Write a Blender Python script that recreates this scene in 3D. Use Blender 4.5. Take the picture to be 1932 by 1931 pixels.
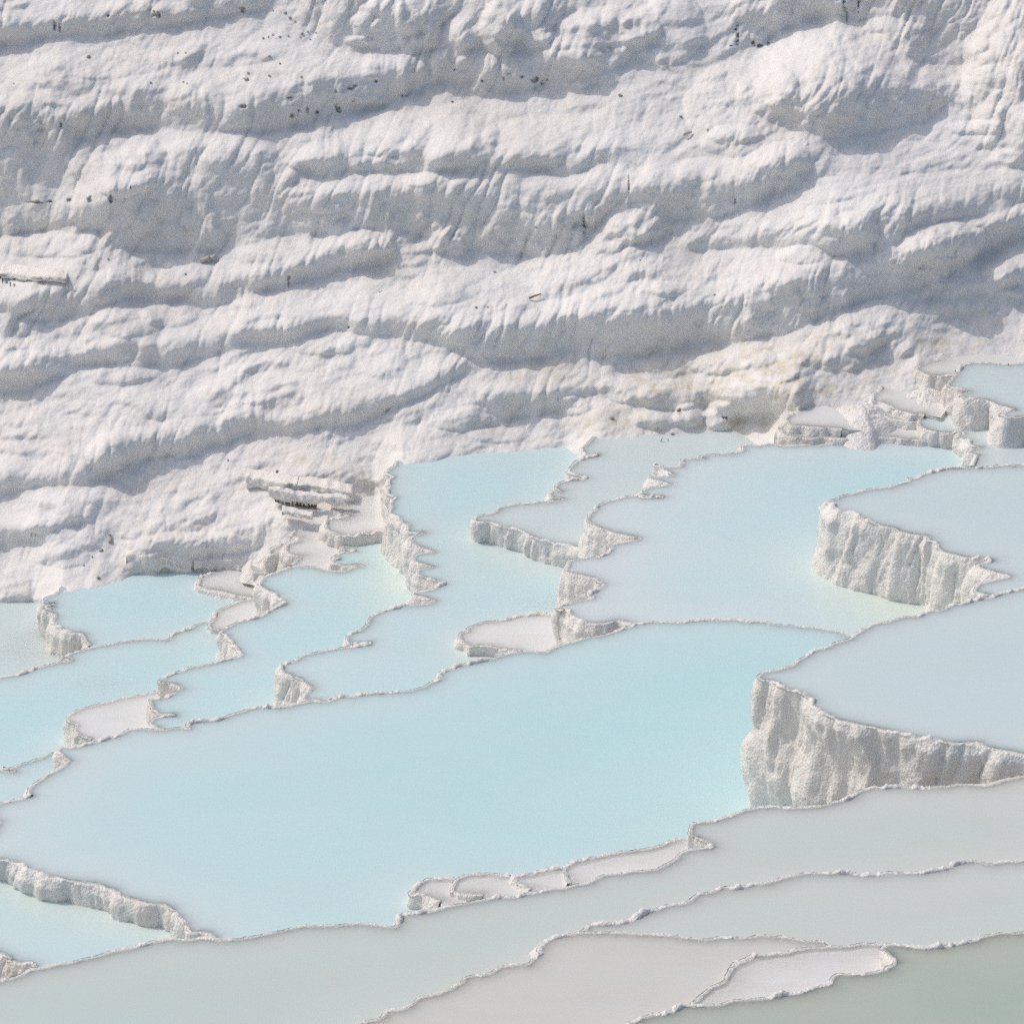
import bpy, math, random
import numpy as np
from mathutils import Vector
from mathutils.geometry import delaunay_2d_cdt

random.seed(4)
rng = np.random.default_rng(4)
scene = bpy.context.scene
for o in list(bpy.data.objects):
    bpy.data.objects.remove(o)

# ------------------------------------------------------------------ camera, sky, sun, exposure
PITCH = math.radians(25.0)
HALF = math.radians(7.6)
FPX = 966.0 / math.tan(HALF)          # focal length in sketch units (frame is 1932 units wide)
CX, CY = 966.0, 965.5
CAM = np.array([0.0, 0.0, 60.0 * math.sin(PITCH)])
cam_d = bpy.data.cameras.new('camera')
cam_d.sensor_width = 36.0
cam_d.sensor_fit = 'HORIZONTAL'
cam_d.lens = 18.0 / math.tan(HALF)
cam_d.clip_start = 0.5
cam_d.clip_end = 2000.0
cam = bpy.data.objects.new('camera', cam_d)
scene.collection.objects.link(cam)
cam.location = CAM
cam.rotation_euler = (math.pi / 2 - PITCH, 0, 0)
scene.camera = cam

SUN_EL, SUN_AZ = math.radians(50), math.radians(-66)     # azimuth measured from +Y towards +X
world = bpy.data.worlds.new('World')
scene.world = world
world.use_nodes = True
wn = world.node_tree
bg = wn.nodes['Background']
sky = wn.nodes.new('ShaderNodeTexSky')
sky.sky_type = 'NISHITA'
sky.sun_disc = False
sky.sun_elevation = SUN_EL
sky.sun_rotation = SUN_AZ
sky.air_density = 1.3
sky.dust_density = 4.0
wn.links.new(sky.outputs[0], bg.inputs[0])
bg.inputs[1].default_value = 0.15
sl = bpy.data.lights.new('sun', 'SUN')
sl.energy = 2.0
sl.angle = math.radians(0.53)
sl.color = (1.0, 0.915, 0.825)
sun = bpy.data.objects.new('sun', sl)
scene.collection.objects.link(sun)
sdir = Vector((math.sin(SUN_AZ) * math.cos(SUN_EL), math.cos(SUN_AZ) * math.cos(SUN_EL), math.sin(SUN_EL)))
sun.rotation_euler = sdir.to_track_quat('Z', 'Y').to_euler()
sun.location = sdir * 100
scene.view_settings.view_transform = 'Standard'
scene.view_settings.look = 'None'
scene.view_settings.exposure = -0.28
scene.view_settings.gamma = 1.0
scene.render.engine = 'CYCLES'
scene.cycles.max_bounces = 9
scene.cycles.diffuse_bounces = 6
scene.cycles.transparent_max_bounces = 12
scene.cycles.sample_clamp_indirect = 6.0
scene.cycles.use_denoising = False
scene.cycles.use_adaptive_sampling = False

# ------------------------------------------------------------------ helpers: projection, noise
SP, CP = math.sin(PITCH), math.cos(PITCH)

def rays(x, y):
    a = (np.asarray(x, float) - CX) / FPX
    b = -(np.asarray(y, float) - CY) / FPX
    return np.stack([a, CP + b * SP, -SP + b * CP], -1)

def at_z(x, y, z):
    r = rays(x, y)
    t = (z - CAM[2]) / r[..., 2]
    return CAM + r * t[..., None]

def at_t(x, y, t):
    return CAM + rays(x, y) * np.asarray(t)[..., None]

def t_of_z(x, y, z):
    return (z - CAM[2]) / rays(x, y)[..., 2]

def h2(ix, iy, seed):
    ix = ix.astype(np.int64); iy = iy.astype(np.int64)
    n = (ix * 374761393 + iy * 668265263 + seed * 1442695041) & 0xffffffff
    n = ((n ^ (n >> 13)) * 1274126177) & 0xffffffff
    n = ((n ^ (n >> 16)) * 2246822519) & 0xffffffff
    return ((n ^ (n >> 15)) & 0xffffff) / float(0xffffff)

def h3(ix, iy, iz, seed):
    return h2(ix + iz.astype(np.int64) * 7919, iy + iz.astype(np.int64) * 104729, seed)

def vnoise(x, y, seed=0):
    fx, fy = np.floor(x), np.floor(y)
    u, v = x - fx, y - fy
    u = u * u * u * (u * (u * 6 - 15) + 10); v = v * v * v * (v * (v * 6 - 15) + 10)
    a, b = h2(fx, fy, seed), h2(fx + 1, fy, seed)
    c, d = h2(fx, fy + 1, seed), h2(fx + 1, fy + 1, seed)
    return (a + (b - a) * u + (c - a) * v + (a - b - c + d) * u * v) * 2 - 1

def vnoise3(x, y, z, seed=0):
    fz = np.floor(z); w = z - fz; w = w * w * (3 - 2 * w)
    k = fz.astype(np.int64)
    fx, fy = np.floor(x), np.floor(y)
    u, v = x - fx, y - fy
    u = u * u * (3 - 2 * u); v = v * v * (3 - 2 * v)
    out = 0
    for dz, wz in ((0, 1 - w), (1, w)):
        a, b = h3(fx, fy, k + dz, seed), h3(fx + 1, fy, k + dz, seed)
        c, d = h3(fx, fy + 1, k + dz, seed), h3(fx + 1, fy + 1, k + dz, seed)
        out = out + (a + (b - a) * u + (c - a) * v + (a - b - c + d) * u * v) * wz
    return out * 2 - 1

def fbm(x, y, seed=0, oct=4, gain=0.5):
    s, a = 0, 1.0
    for k in range(oct):
        s = s + a * vnoise(x * 2 ** k + 13.7 * k, y * 2 ** k - 7.3 * k, seed + k); a *= gain
    return s

def worley(x, y, seed=0):
    fx, fy = np.floor(x), np.floor(y)
    best = np.full(x.shape, 9.0)
    for dx in (-1, 0, 1):
        for dy in (-1, 0, 1):
            cx, cy = fx + dx, fy + dy
            px = cx + h2(cx, cy, seed); py = cy + h2(cx, cy, seed + 77)
            best = np.minimum(best, (px - x) ** 2 + (py - y) ** 2)
    return np.sqrt(best)

def billow(x, y, seed=0):
    """rounded cauliflower lumps, 0 in the creases, 1 on the lumps"""
    w = worley(x, y, seed)
    return np.sqrt(np.clip(1.0 - (w / 0.95) ** 2, 0, 1))

def blur(a, s):
    """gaussian blur with reflected edges through FFT"""
    n, m = a.shape
    b = np.concatenate([a, a[::-1]], 0); b = np.concatenate([b, b[:, ::-1]], 1)
    ky = np.fft.fftfreq(2 * n)[:, None]; kx = np.fft.rfftfreq(2 * m)[None, :]
    F = np.fft.rfft2(b) * np.exp(-2 * (math.pi * s) ** 2 * (kx ** 2 + ky ** 2))
    return np.fft.irfft2(F, b.shape)[:n, :m]

# ------------------------------------------------------------------ materials
def new_mat(name):
    m = bpy.data.materials.new(name); m.use_nodes = True
    nt = m.node_tree; nt.nodes.clear()
    return m, nt

def N(nt, kind, **kw):
    n = nt.nodes.new('ShaderNode' + kind)
    for k, v in kw.items():
        setattr(n, k, v)
    return n

def ramp(nt, fac, stops):
    r = N(nt, 'ValToRGB')
    e = r.color_ramp.elements
    while len(e) < len(stops):
        e.new(0.5)
    for el, (p, c) in zip(e, stops):
        el.position = p; el.color = (*c, 1) if len(c) == 3 else c
    nt.links.new(fac, r.inputs[0])
    return r.outputs[0]

def noise_tex(nt, vec, scale, detail=4, rough=0.55):
    n = N(nt, 'TexNoise'); n.inputs['Scale'].default_value = scale
    n.inputs['Detail'].default_value = detail; n.inputs['Roughness'].default_value = rough
    nt.links.new(vec, n.inputs['Vector'])
    return n.outputs['Fac']

def mix_col(nt, fac, a, b, mode='MIX'):
    m = N(nt, 'Mix', data_type='RGBA', blend_type=mode)
    for sock, v in ((m.inputs[0], fac), (m.inputs[6], a), (m.inputs[7], b)):
        if isinstance(v, (int, float)): sock.default_value = v
        elif isinstance(v, tuple): sock.default_value = (*v, 1)
        else: nt.links.new(v, sock)
    return m.outputs[2]

def math_n(nt, op, a, b=None):
    m = N(nt, 'Math', operation=op)
    for i, v in enumerate((a, b)):
        if v is None: continue
        if isinstance(v, (int, float)): m.inputs[i].default_value = v
        else: nt.links.new(v, m.inputs[i])
    return m.outputs[0]

def rock_material(name, light, warm, bump, gloss=0.0, stains=True, beige=0.35):
    m, nt = new_mat(name)
    geo = N(nt, 'NewGeometry'); pos = geo.outputs['Position']
    n1 = noise_tex(nt, pos, 0.55, 5); n2 = noise_tex(nt, pos, 6.0, 6, 0.6); n3 = noise_tex(nt, pos, 40.0, 3, 0.6)
    col = ramp(nt, n1, [(0.35, light), (0.70, warm)])
    dirt = ramp(nt, n2, [(0.45, (1, 1, 1)), (0.78, (0.90, 0.875, 0.84))])
    col = mix_col(nt, beige * 2, col, dirt, 'MULTIPLY')
    if stains:
        at = N(nt, 'Attribute', attribute_name='ochre')
        f = math_n(nt, 'MULTIPLY', at.outputs['Fac'], ramp(nt, n2, [(0.30, (0.25,) * 3), (0.62, (1, 1, 1))]))
        col = mix_col(nt, f, col, (0.58, 0.52, 0.385))
        at2 = N(nt, 'Attribute', attribute_name='stain')
        col = mix_col(nt, at2.outputs['Fac'], col, (0.09, 0.075, 0.06))
    p = N(nt, 'BsdfPrincipled')
    nt.links.new(col, p.inputs['Base Color'])
    p.inputs['Roughness'].default_value = 0.85
    p.inputs['Specular IOR Level'].default_value = 0.25
    if gloss:
        p.inputs['Coat Weight'].default_value = gloss
        p.inputs['Coat Roughness'].default_value = 0.22
        p.inputs['Coat IOR'].default_value = 1.35
    v = N(nt, 'TexVoronoi'); v.inputs['Scale'].default_value = 24.0 if gloss else 13.0; nt.links.new(pos, v.inputs['Vector'])
    hgt = math_n(nt, 'ADD', math_n(nt, 'MULTIPLY', v.outputs['Distance'], -0.55), math_n(nt, 'ADD', n2, math_n(nt, 'MULTIPLY', n3, 0.45)))
    b = N(nt, 'Bump'); b.inputs['Strength'].default_value = bump; b.inputs['Distance'].default_value = 0.04
    nt.links.new(hgt, b.inputs['Height']); nt.links.new(b.outputs[0], p.inputs['Normal'])
    if gloss: nt.links.new(b.outputs[0], p.inputs['Coat Normal'])
    out = N(nt, 'OutputMaterial'); nt.links.new(p.outputs[0], out.inputs[0])
    return m

M_HILL = rock_material('dry_travertine', (0.785, 0.775, 0.772), (0.745, 0.72, 0.70), 0.32)
M_WALL = rock_material('wet_travertine', (0.78, 0.768, 0.752), (0.72, 0.692, 0.655), 0.55, gloss=0.6, stains=False, beige=0.35)
M_SLAB = rock_material('cracked_travertine_crust', (0.84, 0.81, 0.775), (0.79, 0.74, 0.68), 0.5, stains=False)
M_DARK = rock_material('mineral_stain_and_shade', (0.16, 0.14, 0.115), (0.11, 0.095, 0.075), 0.4, stains=False)  # stained stalactites, and the shade painted in under the slabs
M_STONE = rock_material('grey_stone', (0.40, 0.36, 0.32), (0.30, 0.26, 0.22), 0.4, stains=False)
M_PALE = rock_material('pale_stone', (0.55, 0.51, 0.46), (0.48, 0.43, 0.37), 0.4, stains=False)
M_WOOD = rock_material('dry_wood', (0.30, 0.24, 0.18), (0.22, 0.17, 0.12), 0.3, stains=False)
M_BED = rock_material('pool_bed', (0.86, 0.84, 0.82), (0.78, 0.74, 0.69), 0.6, stains=False)

def water_material(name, shallow, deep, clear, mottle=0.08):
    m, nt = new_mat(name)
    geo = N(nt, 'NewGeometry'); pos = geo.outputs['Position']
    dep = N(nt, 'Attribute', attribute_name='depth').outputs['Fac']
    mq = N(nt, 'Mapping'); mq.inputs['Scale'].default_value = (0.5, 1.0, 1.0); nt.links.new(pos, mq.inputs['Vector'])
    n1 = noise_tex(nt, mq.outputs[0], 0.6, 5, 0.6)
    d2 = math_n(nt, 'MULTIPLY', dep, math_n(nt, 'ADD', math_n(nt, 'MULTIPLY', n1, 1.5), 0.25))
    fac = math_n(nt, 'SUBTRACT', 1.0, math_n(nt, 'EXPONENT', math_n(nt, 'MULTIPLY', d2, -2.3)))
    col = mix_col(nt, fac, shallow, deep)
    col = mix_col(nt, N(nt, 'Attribute', attribute_name='foot_tint').outputs['Fac'], col, (0.72, 0.76, 0.60))
    ms = N(nt, 'Mapping'); ms.inputs['Scale'].default_value = (0.7, 1.6, 1.0); nt.links.new(pos, ms.inputs['Vector'])
    n5 = noise_tex(nt, ms.outputs[0], 1.3, 7, 0.65)
    col = mix_col(nt, math_n(nt, 'MULTIPLY', ramp(nt, n5, [(0.46, (0, 0, 0)), (0.70, (1, 1, 1))]), mottle), col, (0.60, 0.56, 0.47))
    opa = math_n(nt, 'SUBTRACT', 1.0, math_n(nt, 'EXPONENT', math_n(nt, 'MULTIPLY', N(nt, 'Attribute', attribute_name='cover').outputs['Fac'], -1.0 / clear)))
    tr = N(nt, 'BsdfTransparent'); tr.inputs[0].default_value = (0.95, 0.985, 0.985, 1)
    df = N(nt, 'BsdfDiffuse'); nt.links.new(col, df.inputs[0])
    mx = N(nt, 'MixShader'); nt.links.new(opa, mx.inputs[0]); nt.links.new(tr.outputs[0], mx.inputs[1]); nt.links.new(df.outputs[0], mx.inputs[2])
    mp = N(nt, 'Mapping'); mp.inputs['Scale'].default_value = (1.0, 2.6, 1.0); nt.links.new(pos, mp.inputs['Vector'])
    w1 = noise_tex(nt, mp.outputs[0], 5.0, 3, 0.5); w2 = noise_tex(nt, mp.outputs[0], 28.0, 2, 0.5)
    rp = N(nt, 'Attribute', attribute_name='ripple').outputs['Fac']
    hgt = math_n(nt, 'ADD', math_n(nt, 'MULTIPLY', w1, 0.6), math_n(nt, 'MULTIPLY', w2, math_n(nt, 'ADD', 0.13, rp)))
    b = N(nt, 'Bump'); b.inputs['Strength'].default_value = 0.5; b.inputs['Distance'].default_value = 0.03
    nt.links.new(hgt, b.inputs['Height'])
    gl = N(nt, 'BsdfGlossy'); gl.inputs['Roughness'].default_value = 0.06; nt.links.new(b.outputs[0], gl.inputs['Normal'])
    fr = N(nt, 'Fresnel'); fr.inputs[0].default_value = 1.33; nt.links.new(b.outputs[0], fr.inputs['Normal'])
    m2 = N(nt, 'MixShader'); nt.links.new(fr.outputs[0], m2.inputs[0]); nt.links.new(mx.outputs[0], m2.inputs[1]); nt.links.new(gl.outputs[0], m2.inputs[2])
    out = N(nt, 'OutputMaterial'); nt.links.new(m2.outputs[0], out.inputs[0])
    return m

W_AQUA = water_material('milky_aqua_water', (0.655, 0.71, 0.72), (0.45, 0.705, 0.73), 0.16)
W_BLUE = water_material('milky_blue_water', (0.66, 0.715, 0.73), (0.455, 0.71, 0.745), 0.16)
W_PALE = water_material('pale_milky_water', (0.63, 0.685, 0.69), (0.525, 0.68, 0.70), 0.16)
W_GREY = water_material('grey_green_water', (0.63, 0.635, 0.605), (0.48, 0.615, 0.595), 0.17, 0.18)
W_OLIVE = water_material('olive_green_water', (0.54, 0.54, 0.47), (0.345, 0.455, 0.395), 0.19, 0.12)
W_NEAR = water_material('pinkish_shallow_water', (0.64, 0.625, 0.595), (0.55, 0.605, 0.585), 0.16, 0.40)
W_SHELF = water_material('shallow_shelf_water', (0.75, 0.745, 0.735), (0.66, 0.73, 0.735), 0.12, 0.28)

# ------------------------------------------------------------------ object helpers
COL = scene.collection

def mesh_obj(name, verts, faces, mat, parent=None, smooth=True, attrs=None, origin=None):
    me = bpy.data.meshes.new(name)
    v = np.asarray(verts, float)
    org = np.zeros(3) if origin is None else np.asarray(origin, float)
    v = v - org
    f = np.asarray(faces) if len({len(q) for q in faces}) == 1 else None
    if f is not None:
        nf, k = f.shape
        me.vertices.add(len(v)); me.vertices.foreach_set('co', v.ravel())
        me.loops.add(nf * k); me.loops.foreach_set('vertex_index', f.ravel().astype(np.int32))
        me.polygons.add(nf)
        me.polygons.foreach_set('loop_start', np.arange(nf, dtype=np.int32) * k)
        me.polygons.foreach_set('loop_total', np.full(nf, k, np.int32))
        me.update(calc_edges=True)
    else:
        me.from_pydata(v.tolist(), [], [list(q) for q in faces]); me.update()
    if smooth:
        me.polygons.foreach_set('use_smooth', np.ones(len(me.polygons), bool))
    for k, a in (attrs or {}).items():
        at = me.attributes.new(k, 'FLOAT', 'POINT'); at.data.foreach_set('value', np.asarray(a, np.float32))
    me.materials.append(mat)
    me.validate()
    o = bpy.data.objects.new(name, me); COL.objects.link(o)
    if parent is not None:
        o.parent = parent
        o.location = Vector(org) - parent.location
    else:
        o.location = org
    return o

def grid_faces(n, m, off=0):
    i = np.arange((n - 1) * (m - 1)); r, c = i // (m - 1), i % (m - 1)
    a = r * m + c + off
    return np.stack([a, a + m, a + m + 1, a + 1], -1)

def empty(name, loc):
    e = bpy.data.objects.new(name, None); e.location = loc; e.empty_display_size = 0.3; COL.objects.link(e)
    return e

def tag(o, label=None, cat=None, group=None, kind=None):
    if label: o['label'] = label
    if cat: o['category'] = cat
    if group: o['group'] = group
    if kind: o['kind'] = kind
    return o

# ------------------------------------------------------------------ hillside
# shoreline of the slope: picture position and the level of the pool it meets
SHORE = [(-300, 1142, -3.3), (0, 1137, -3.3), (85, 1133, -3.3), (95, 1122, -2.85), (150, 1114, -2.85), (200, 1106, -2.85), (230, 1089, -2.85),
         (300, 1080, -2.85), (400, 1078, -2.85), (440, 1076, -2.8), (468, 1072, -2.72), (490, 1055, -2.55), (510, 1036, -2.3), (548, 1007, -2.05), (600, 999, -2.0), (615, 985, -1.9),
         (628, 956, -1.75), (688, 938, -1.75), (712, 928, -1.75), (727, 906, -1.6), (735, 880, -1.1), (750, 877, -1.1), (820, 872, -1.1), (827, 866, -1.1), (880, 857, -1.1),
         (1000, 850, -1.1), (1083, 839, -1.1), (1115, 835, -0.75), (1144, 827, -0.75), (1288, 817, -0.75), (1388, 811, -0.75), (1468, 805, -0.5),
         (1486, 788, 0.06), (1521, 774, 0.06), (1568, 757, 0.06), (1621, 752, 0.1), (1648, 741, 0.16), (1664, 729, 0.16), (1691, 721, 0.2), (1698, 709, 0.3),
         (1731, 692, 0.42), (1771, 676, 0.42), (1821, 671, 0.42), (1871, 669, 0.42), (1900, 668, 0.42), (1932, 672, 0.45), (2200, 660, 0.5)]
SH = np.array(SHORE, float)

# ledges: (brow polyline, foot polyline, steepness)
BANDS = [
 ([(-250,35),(0,30),(50,36),(135,34),(233,15),(300,10),(433,5),(517,-5)], [(-250,90),(0,81),(67,80),(117,68),(217,63),(283,55),(333,42),(433,30),(483,22),(517,15)], 1.2),
 ([(-250,185),(0,185),(90,190),(150,203),(207,190),(220,170),(267,167),(333,177),(400,181),(467,177),(533,167),(600,157),(644,145),(711,127),(811,123),(840,110),(911,104),(1044,103),(1150,102)],
  [(-250,450),(0,442),(50,437),(100,428),(126,420),(138,300),(145,268),(217,250),(287,242),(367,247),(450,252),(533,247),(600,230),(644,217),(697,206),(767,180),(830,153),(850,150),(877,167),(927,183),(960,173),(1034,157),(1150,135)], 1.15),
 ([(130,375),(200,352),(250,346),(320,325),(332,275),(400,264),(470,277),(530,290)], [(130,426),(150,428),(185,438),(220,458),(260,470),(330,482),(420,472),(480,457),(530,440)], 1.15),
 ([(530,318),(560,300),(600,291),(644,284),(711,287),(777,284),(844,290),(911,293),(960,287),(1010,298),(1080,300),(1130,283),(1180,300)],
  [(530,346),(580,336),(644,327),(700,321),(744,323),(800,330),(860,325),(960,320),(1010,325),(1060,332),(1090,330),(1140,313),(1180,322)], 1.1),
 ([(522,383),(560,371),(600,358),(644,354),(717,361),(794,348),(877,340),(977,340),(1044,345),(1077,348),(1144,338),(1184,345),(1244,335),(1288,338),(1320,333),(1370,328),(1400,322),(1455,300),(1520,286),(1575,296)],
  [(522,440),(580,440),(644,443),(694,433),(744,437),(794,447),(840,458),(890,467),(934,480),(994,483),(1038,477),(1090,463),(1100,443),(1144,407),(1194,388),(1230,400),(1288,414),(1355,410),(1428,383),(1471,360),(1521,353),(1575,345)], 1.15),
 ([(-250,560),(0,553),(67,541),(200,534),(260,524),(317,531),(433,521),(533,499),(600,480),(644,463),(700,446),(735,450),(758,466)],
  [(-250,610),(0,593),(50,600),(93,603),(167,587),(233,570),(273,565),(313,563),(350,567),(383,583),(450,563),(517,547),(600,520),(644,510),(700,500),(730,490),(758,472)], 1.2),
 ([(-250,705),(0,692),(40,676),(90,671),(128,678)], [(-250,760),(0,742),(70,722),(110,706),(128,696)], 1.1),
 ([(-250,600),(0,602),(40,605),(75,622)], [(-250,640),(0,640),(40,632),(75,630)], 0.9),
 ([(130,668),(160,654),(230,648),(310,658),(330,647),(420,634),(480,620),(560,603),(620,596),(700,597),(780,600),(850,606),(920,612),(960,606),(1060,597),(1150,590),(1230,577),(1288,565),(1355,556),(1421,548),(1461,535),(1495,516),(1538,506),(1588,502),(1640,490),(1690,480),(1750,450),(1830,424),(1932,404),(2180,340)],
  [(130,696),(183,687),(233,689),(283,694),(333,687),(383,682),(433,667),(500,651),(583,633),(625,625),(677,632),(744,632),(800,640),(840,655),(880,672),(937,691),(977,684),(1027,676),(1071,662),(1111,671),(1164,687),(1194,677),(1244,657),(1288,652),(1340,646),(1405,643),(1488,632),(1571,588),(1638,562),(1721,540),(1788,520),(1855,483),(1932,447),(2180,370)], 1.15),
 ([(1288,452),(1370,446),(1438,438),(1505,425),(1571,412),(1638,398),(1671,397),(1721,388),(1771,383),(1821,363),(1871,350),(1932,328),(2180,250)],
  [(1288,474),(1370,468),(1430,463),(1500,470),(1555,482),(1600,478),(1670,472),(1720,450),(1771,427),(1871,396),(1932,380),(2180,300)], 0.95),
 ([(1716,546),(1765,535),(1800,539),(1850,533),(1932,500),(2180,440)], [(1716,565),(1765,563),(1800,563),(1855,562),(1932,535),(2180,470)], 1.0),
 ([(166,858),(187,836),(233,824),(300,817),(383,804),(433,794),(533,786),(644,774),(711,758),(777,726),(831,702),(860,690),(900,676)],
  [(166,890),(193,904),(225,880),(283,864),(300,857),(367,854),(400,841),(427,837),(467,821),(517,811),(547,821),(600,807),(644,804),(694,794),(744,767),(794,744),(831,724),(851,711),(900,698)], 1.2),
 ([(890,745),(910,738),(944,739),(994,735),(1044,732),(1088,736),(1127,729),(1164,720)], [(890,775),(951,786),(1004,786),(1061,774),(1088,753),(1111,746),(1140,742),(1164,738)], 1.1),
 ([(1311,722),(1340,716),(1388,716),(1460,722),(1520,732),(1540,738)], [(1311,745),(1340,770),(1400,787),(1460,783),(1521,765),(1540,746)], 1.1),
 ([(-250,925),(0,906),(33,896),(83,893),(133,889),(193,890)], [(-250,950),(0,935),(20,930),(67,917),(110,919),(160,914),(193,904)], 1.0),
 ([(-250,1000),(0,995),(40,995),(67,984),(133,978),(200,974)], [(-250,1040),(0,1030),(43,1018),(67,1010),(123,997),(160,990),(200,983)], 1.0),
 ([(75,1040),(110,1032),(165,1028),(200,1030)], [(75,1066),(110,1062),(165,1048),(200,1038)], 0.7),
 ([(283,1014),(333,1020),(400,1016),(483,1002),(520,995)], [(283,1037),(333,1045),(383,1054),(433,1044),(483,1030),(520,1015)], 0.9),
 ([(232,1050),(300,1056),(370,1060),(470,1063)], [(232,1086),(300,1082),(400,1079),(470,1070)], 1.0),
 # top: shaded cliffs and domes
 ([(560,-30),(644,-40),(800,-30),(950,-10),(1060,-30)], [(560,0),(610,70),(650,92),(690,95),(777,97),(850,97),(911,100),(960,97),(1010,98),(1060,60)], 0.9),
 ([(1395,-60),(1430,-60),(1830,-60)], [(1395,85),(1430,92),(1480,55),(1520,48),(1570,44),(1605,45),(1655,65),(1690,92),(1730,112),(1788,122),(1830,132)], 1.0),
 ([(1440,200),(1500,160),(1560,140),(1650,138),(1760,150),(1815,170)], [(1440,215),(1495,218),(1571,240),(1648,257),(1731,240),(1815,222)], 0.15),
 ([(1815,120),(1835,60),(1860,10),(1932,-30),(2180,-60)], [(1815,205),(1835,235),(1855,250),(1890,272),(1932,278),(2180,285)], 0.2),
]
# rounded lumps: (x, y, rx, ry, lean, height m)
LUMPS = [
 (1605,145,215,112,-.1,.85),(1925,150,112,170,0,.85),(1400,190,110,80,-.3,.35),(720,45,55,55,0,.35),(790,45,45,55,0,.35),(945,52,42,52,0,.45),(870,68,24,36,0,.25),(1005,45,45,50,0,.3),
 (1130,70,110,60,-.3,.35),(1250,60,80,70,-.3,.3),(235,305,100,62,0,.35),(200,300,30,30,0,.12),(250,300,28,26,0,.12),(290,290,30,20,0,.1),
 (590,285,60,40,0,.2),(560,345,45,25,0,.15),(600,375,70,25,0,.15),(730,250,80,45,-.2,.2),(860,265,90,50,-.3,.22),(990,270,120,50,-.3,.2),
 (690,310,40,16,0,.12),(730,312,30,16,0,.12),(800,340,40,14,0,.1),(690,460,55,26,0,.22),(830,455,25,20,0,.18),(860,465,22,18,0,.15),(90,462,110,24,0,.18),
 (1200,420,70,40,-.2,.2),(1170,445,60,40,-.3,.15),(1050,520,110,40,-.3,.16),(850,540,90,35,-.35,.16),(1260,545,40,14,0,.14),
 (1780,460,82,40,-.15,.38),(1600,440,62,38,-.3,.28),(1510,482,45,20,0,.2),(1890,512,40,24,0,.2),(1640,610,70,45,-.4,.25),(1580,660,80,40,-.3,.2),
 (240,610,70,28,0,.2),(320,595,50,24,0,.16),(60,690,90,28,0,.2),(230,705,80,20,-.2,.14),(210,850,45,40,0,.22),(1200,735,70,28,0,.22),(1260,745,60,30,0,.25),
 (1080,765,35,18,0,.16),(870,790,60,24,-.2,.16),(1358,785,32,30,0,.32),(1300,785,32,22,0,.22),(1440,745,100,42,0,.45),(1480,690,90,30,-.2,.25),(1370,680,90,25,-.2,.2),
 (1240,790,50,18,0,.15),(940,820,60,16,0,.12),(470,735,110,30,-.25,.12),(350,760,120,30,-.25,.12),(80,1000,40,26,0,.16),(120,1050,50,22,0,.14),(370,1025,120,22,0,.18),
 (1480,300,70,30,-.2,.18),(1380,265,60,30,-.2,.16),(1320,320,50,24,-.2,.14),(1840,240,60,16,0,.15),(1700,300,120,30,-.2,.12),(1560,360,80,24,-.2,.12),
 (180,120,140,30,-.1,.12),(420,100,120,25,-.1,.1),(60,150,80,20,0,.08),(680,78,30,10,0,.12),(610,655,60,16,0,.1),(1180,560,90,30,-.2,.12),
]
GX0, GX1, GY0, GY1, GS = -250.0, 2180.0, -250.0, 1270.0, 2.6
gx = np.arange(GX0, GX1 + 0.1, GS); gy = np.arange(GY0, GY1 + 0.1, GS)
PX, PY = np.meshgrid(gx, gy)
PXM = 66.0 / FPX                                  # metres per sketch unit on the slope
riser = np.zeros(PX.shape)
steep = np.zeros(PX.shape)
wob = 6.0 * fbm(PX / 60, PY / 90, 5, 3)
lx0 = PX + 0.42 * (PY - 600) + 10 * fbm(PX / 80, PY / 80, 51, 2)
drip = 1 - np.abs(vnoise(lx0 / 13, PY / 75, 61)) + 0.8 * (1 - np.abs(vnoise(lx0 / 30, PY / 130, 62)))
for bi, (brow, foot, st) in enumerate(BANDS):
    b = np.array(brow, float); f = np.array(foot, float)
    yb = np.interp(gx, b[:, 0], b[:, 1]); yf = np.interp(gx, f[:, 0], f[:, 1])
    ok = ((gx >= max(b[0, 0], f[0, 0])) & (gx <= min(b[-1, 0], f[-1, 0]))).astype(float)
    lo, hi = max(b[0, 0], f[0, 0]), min(b[-1, 0], f[-1, 0])
    fade = np.clip(np.minimum(gx - lo, hi - gx) / 22.0, 0, 1) * ok
    if lo <= GX0 + 1: fade = np.maximum(fade, ok * (gx < GX0 + 40))
    if hi >= GX1 - 1: fade = np.maximum(fade, ok * (gx > GX1 - 40))
    y = PY + wob
    hb = np.clip((yf - yb) / 60.0, .25, 1.0)
    ins = (1 / (1 + np.exp(-(y - yb - hb * (14 * (drip - 1.1) + 6)) / (2.5 + 4.5 * hb)))) * (1 / (1 + np.exp((y - yf) / 1.6))) * fade
    riser = np.maximum(riser, ins); steep = np.maximum(steep, ins * st)
phi = (PY + 0.24 * np.clip(PX - 300, 0, None) + 55 * fbm(PX / 260, PY / 170, 121, 3) + 9 * (drip - 1)) / 47.0
fr = phi - np.floor(phi)
sec = (1 / (1 + np.exp(-(fr - .60) / .035))) * (1 / (1 + np.exp((fr - .95) / .02)))
sec *= np.clip(0.15 + 1.5 * fbm(PX / 120, PY / 60, 123, 3), 0, 1) * (1 - blur(riser, 4))
phi2 = (PY + 0.30 * np.clip(PX - 200, 0, None) + 30 * fbm(PX / 130, PY / 90, 125, 3) + 6 * (drip - 1)) / 21.0
fr2 = phi2 - np.floor(phi2)
sec2 = (1 / (1 + np.exp(-(fr2 - .55) / .06))) * (1 / (1 + np.exp((fr2 - .95) / .03))) * np.clip(1.5 * fbm(PX / 90, PY / 45, 127, 3) - .1, 0, 1) * (1 - blur(riser, 4))
steep = steep + 0.95 * sec + 0.60 * sec2
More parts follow.
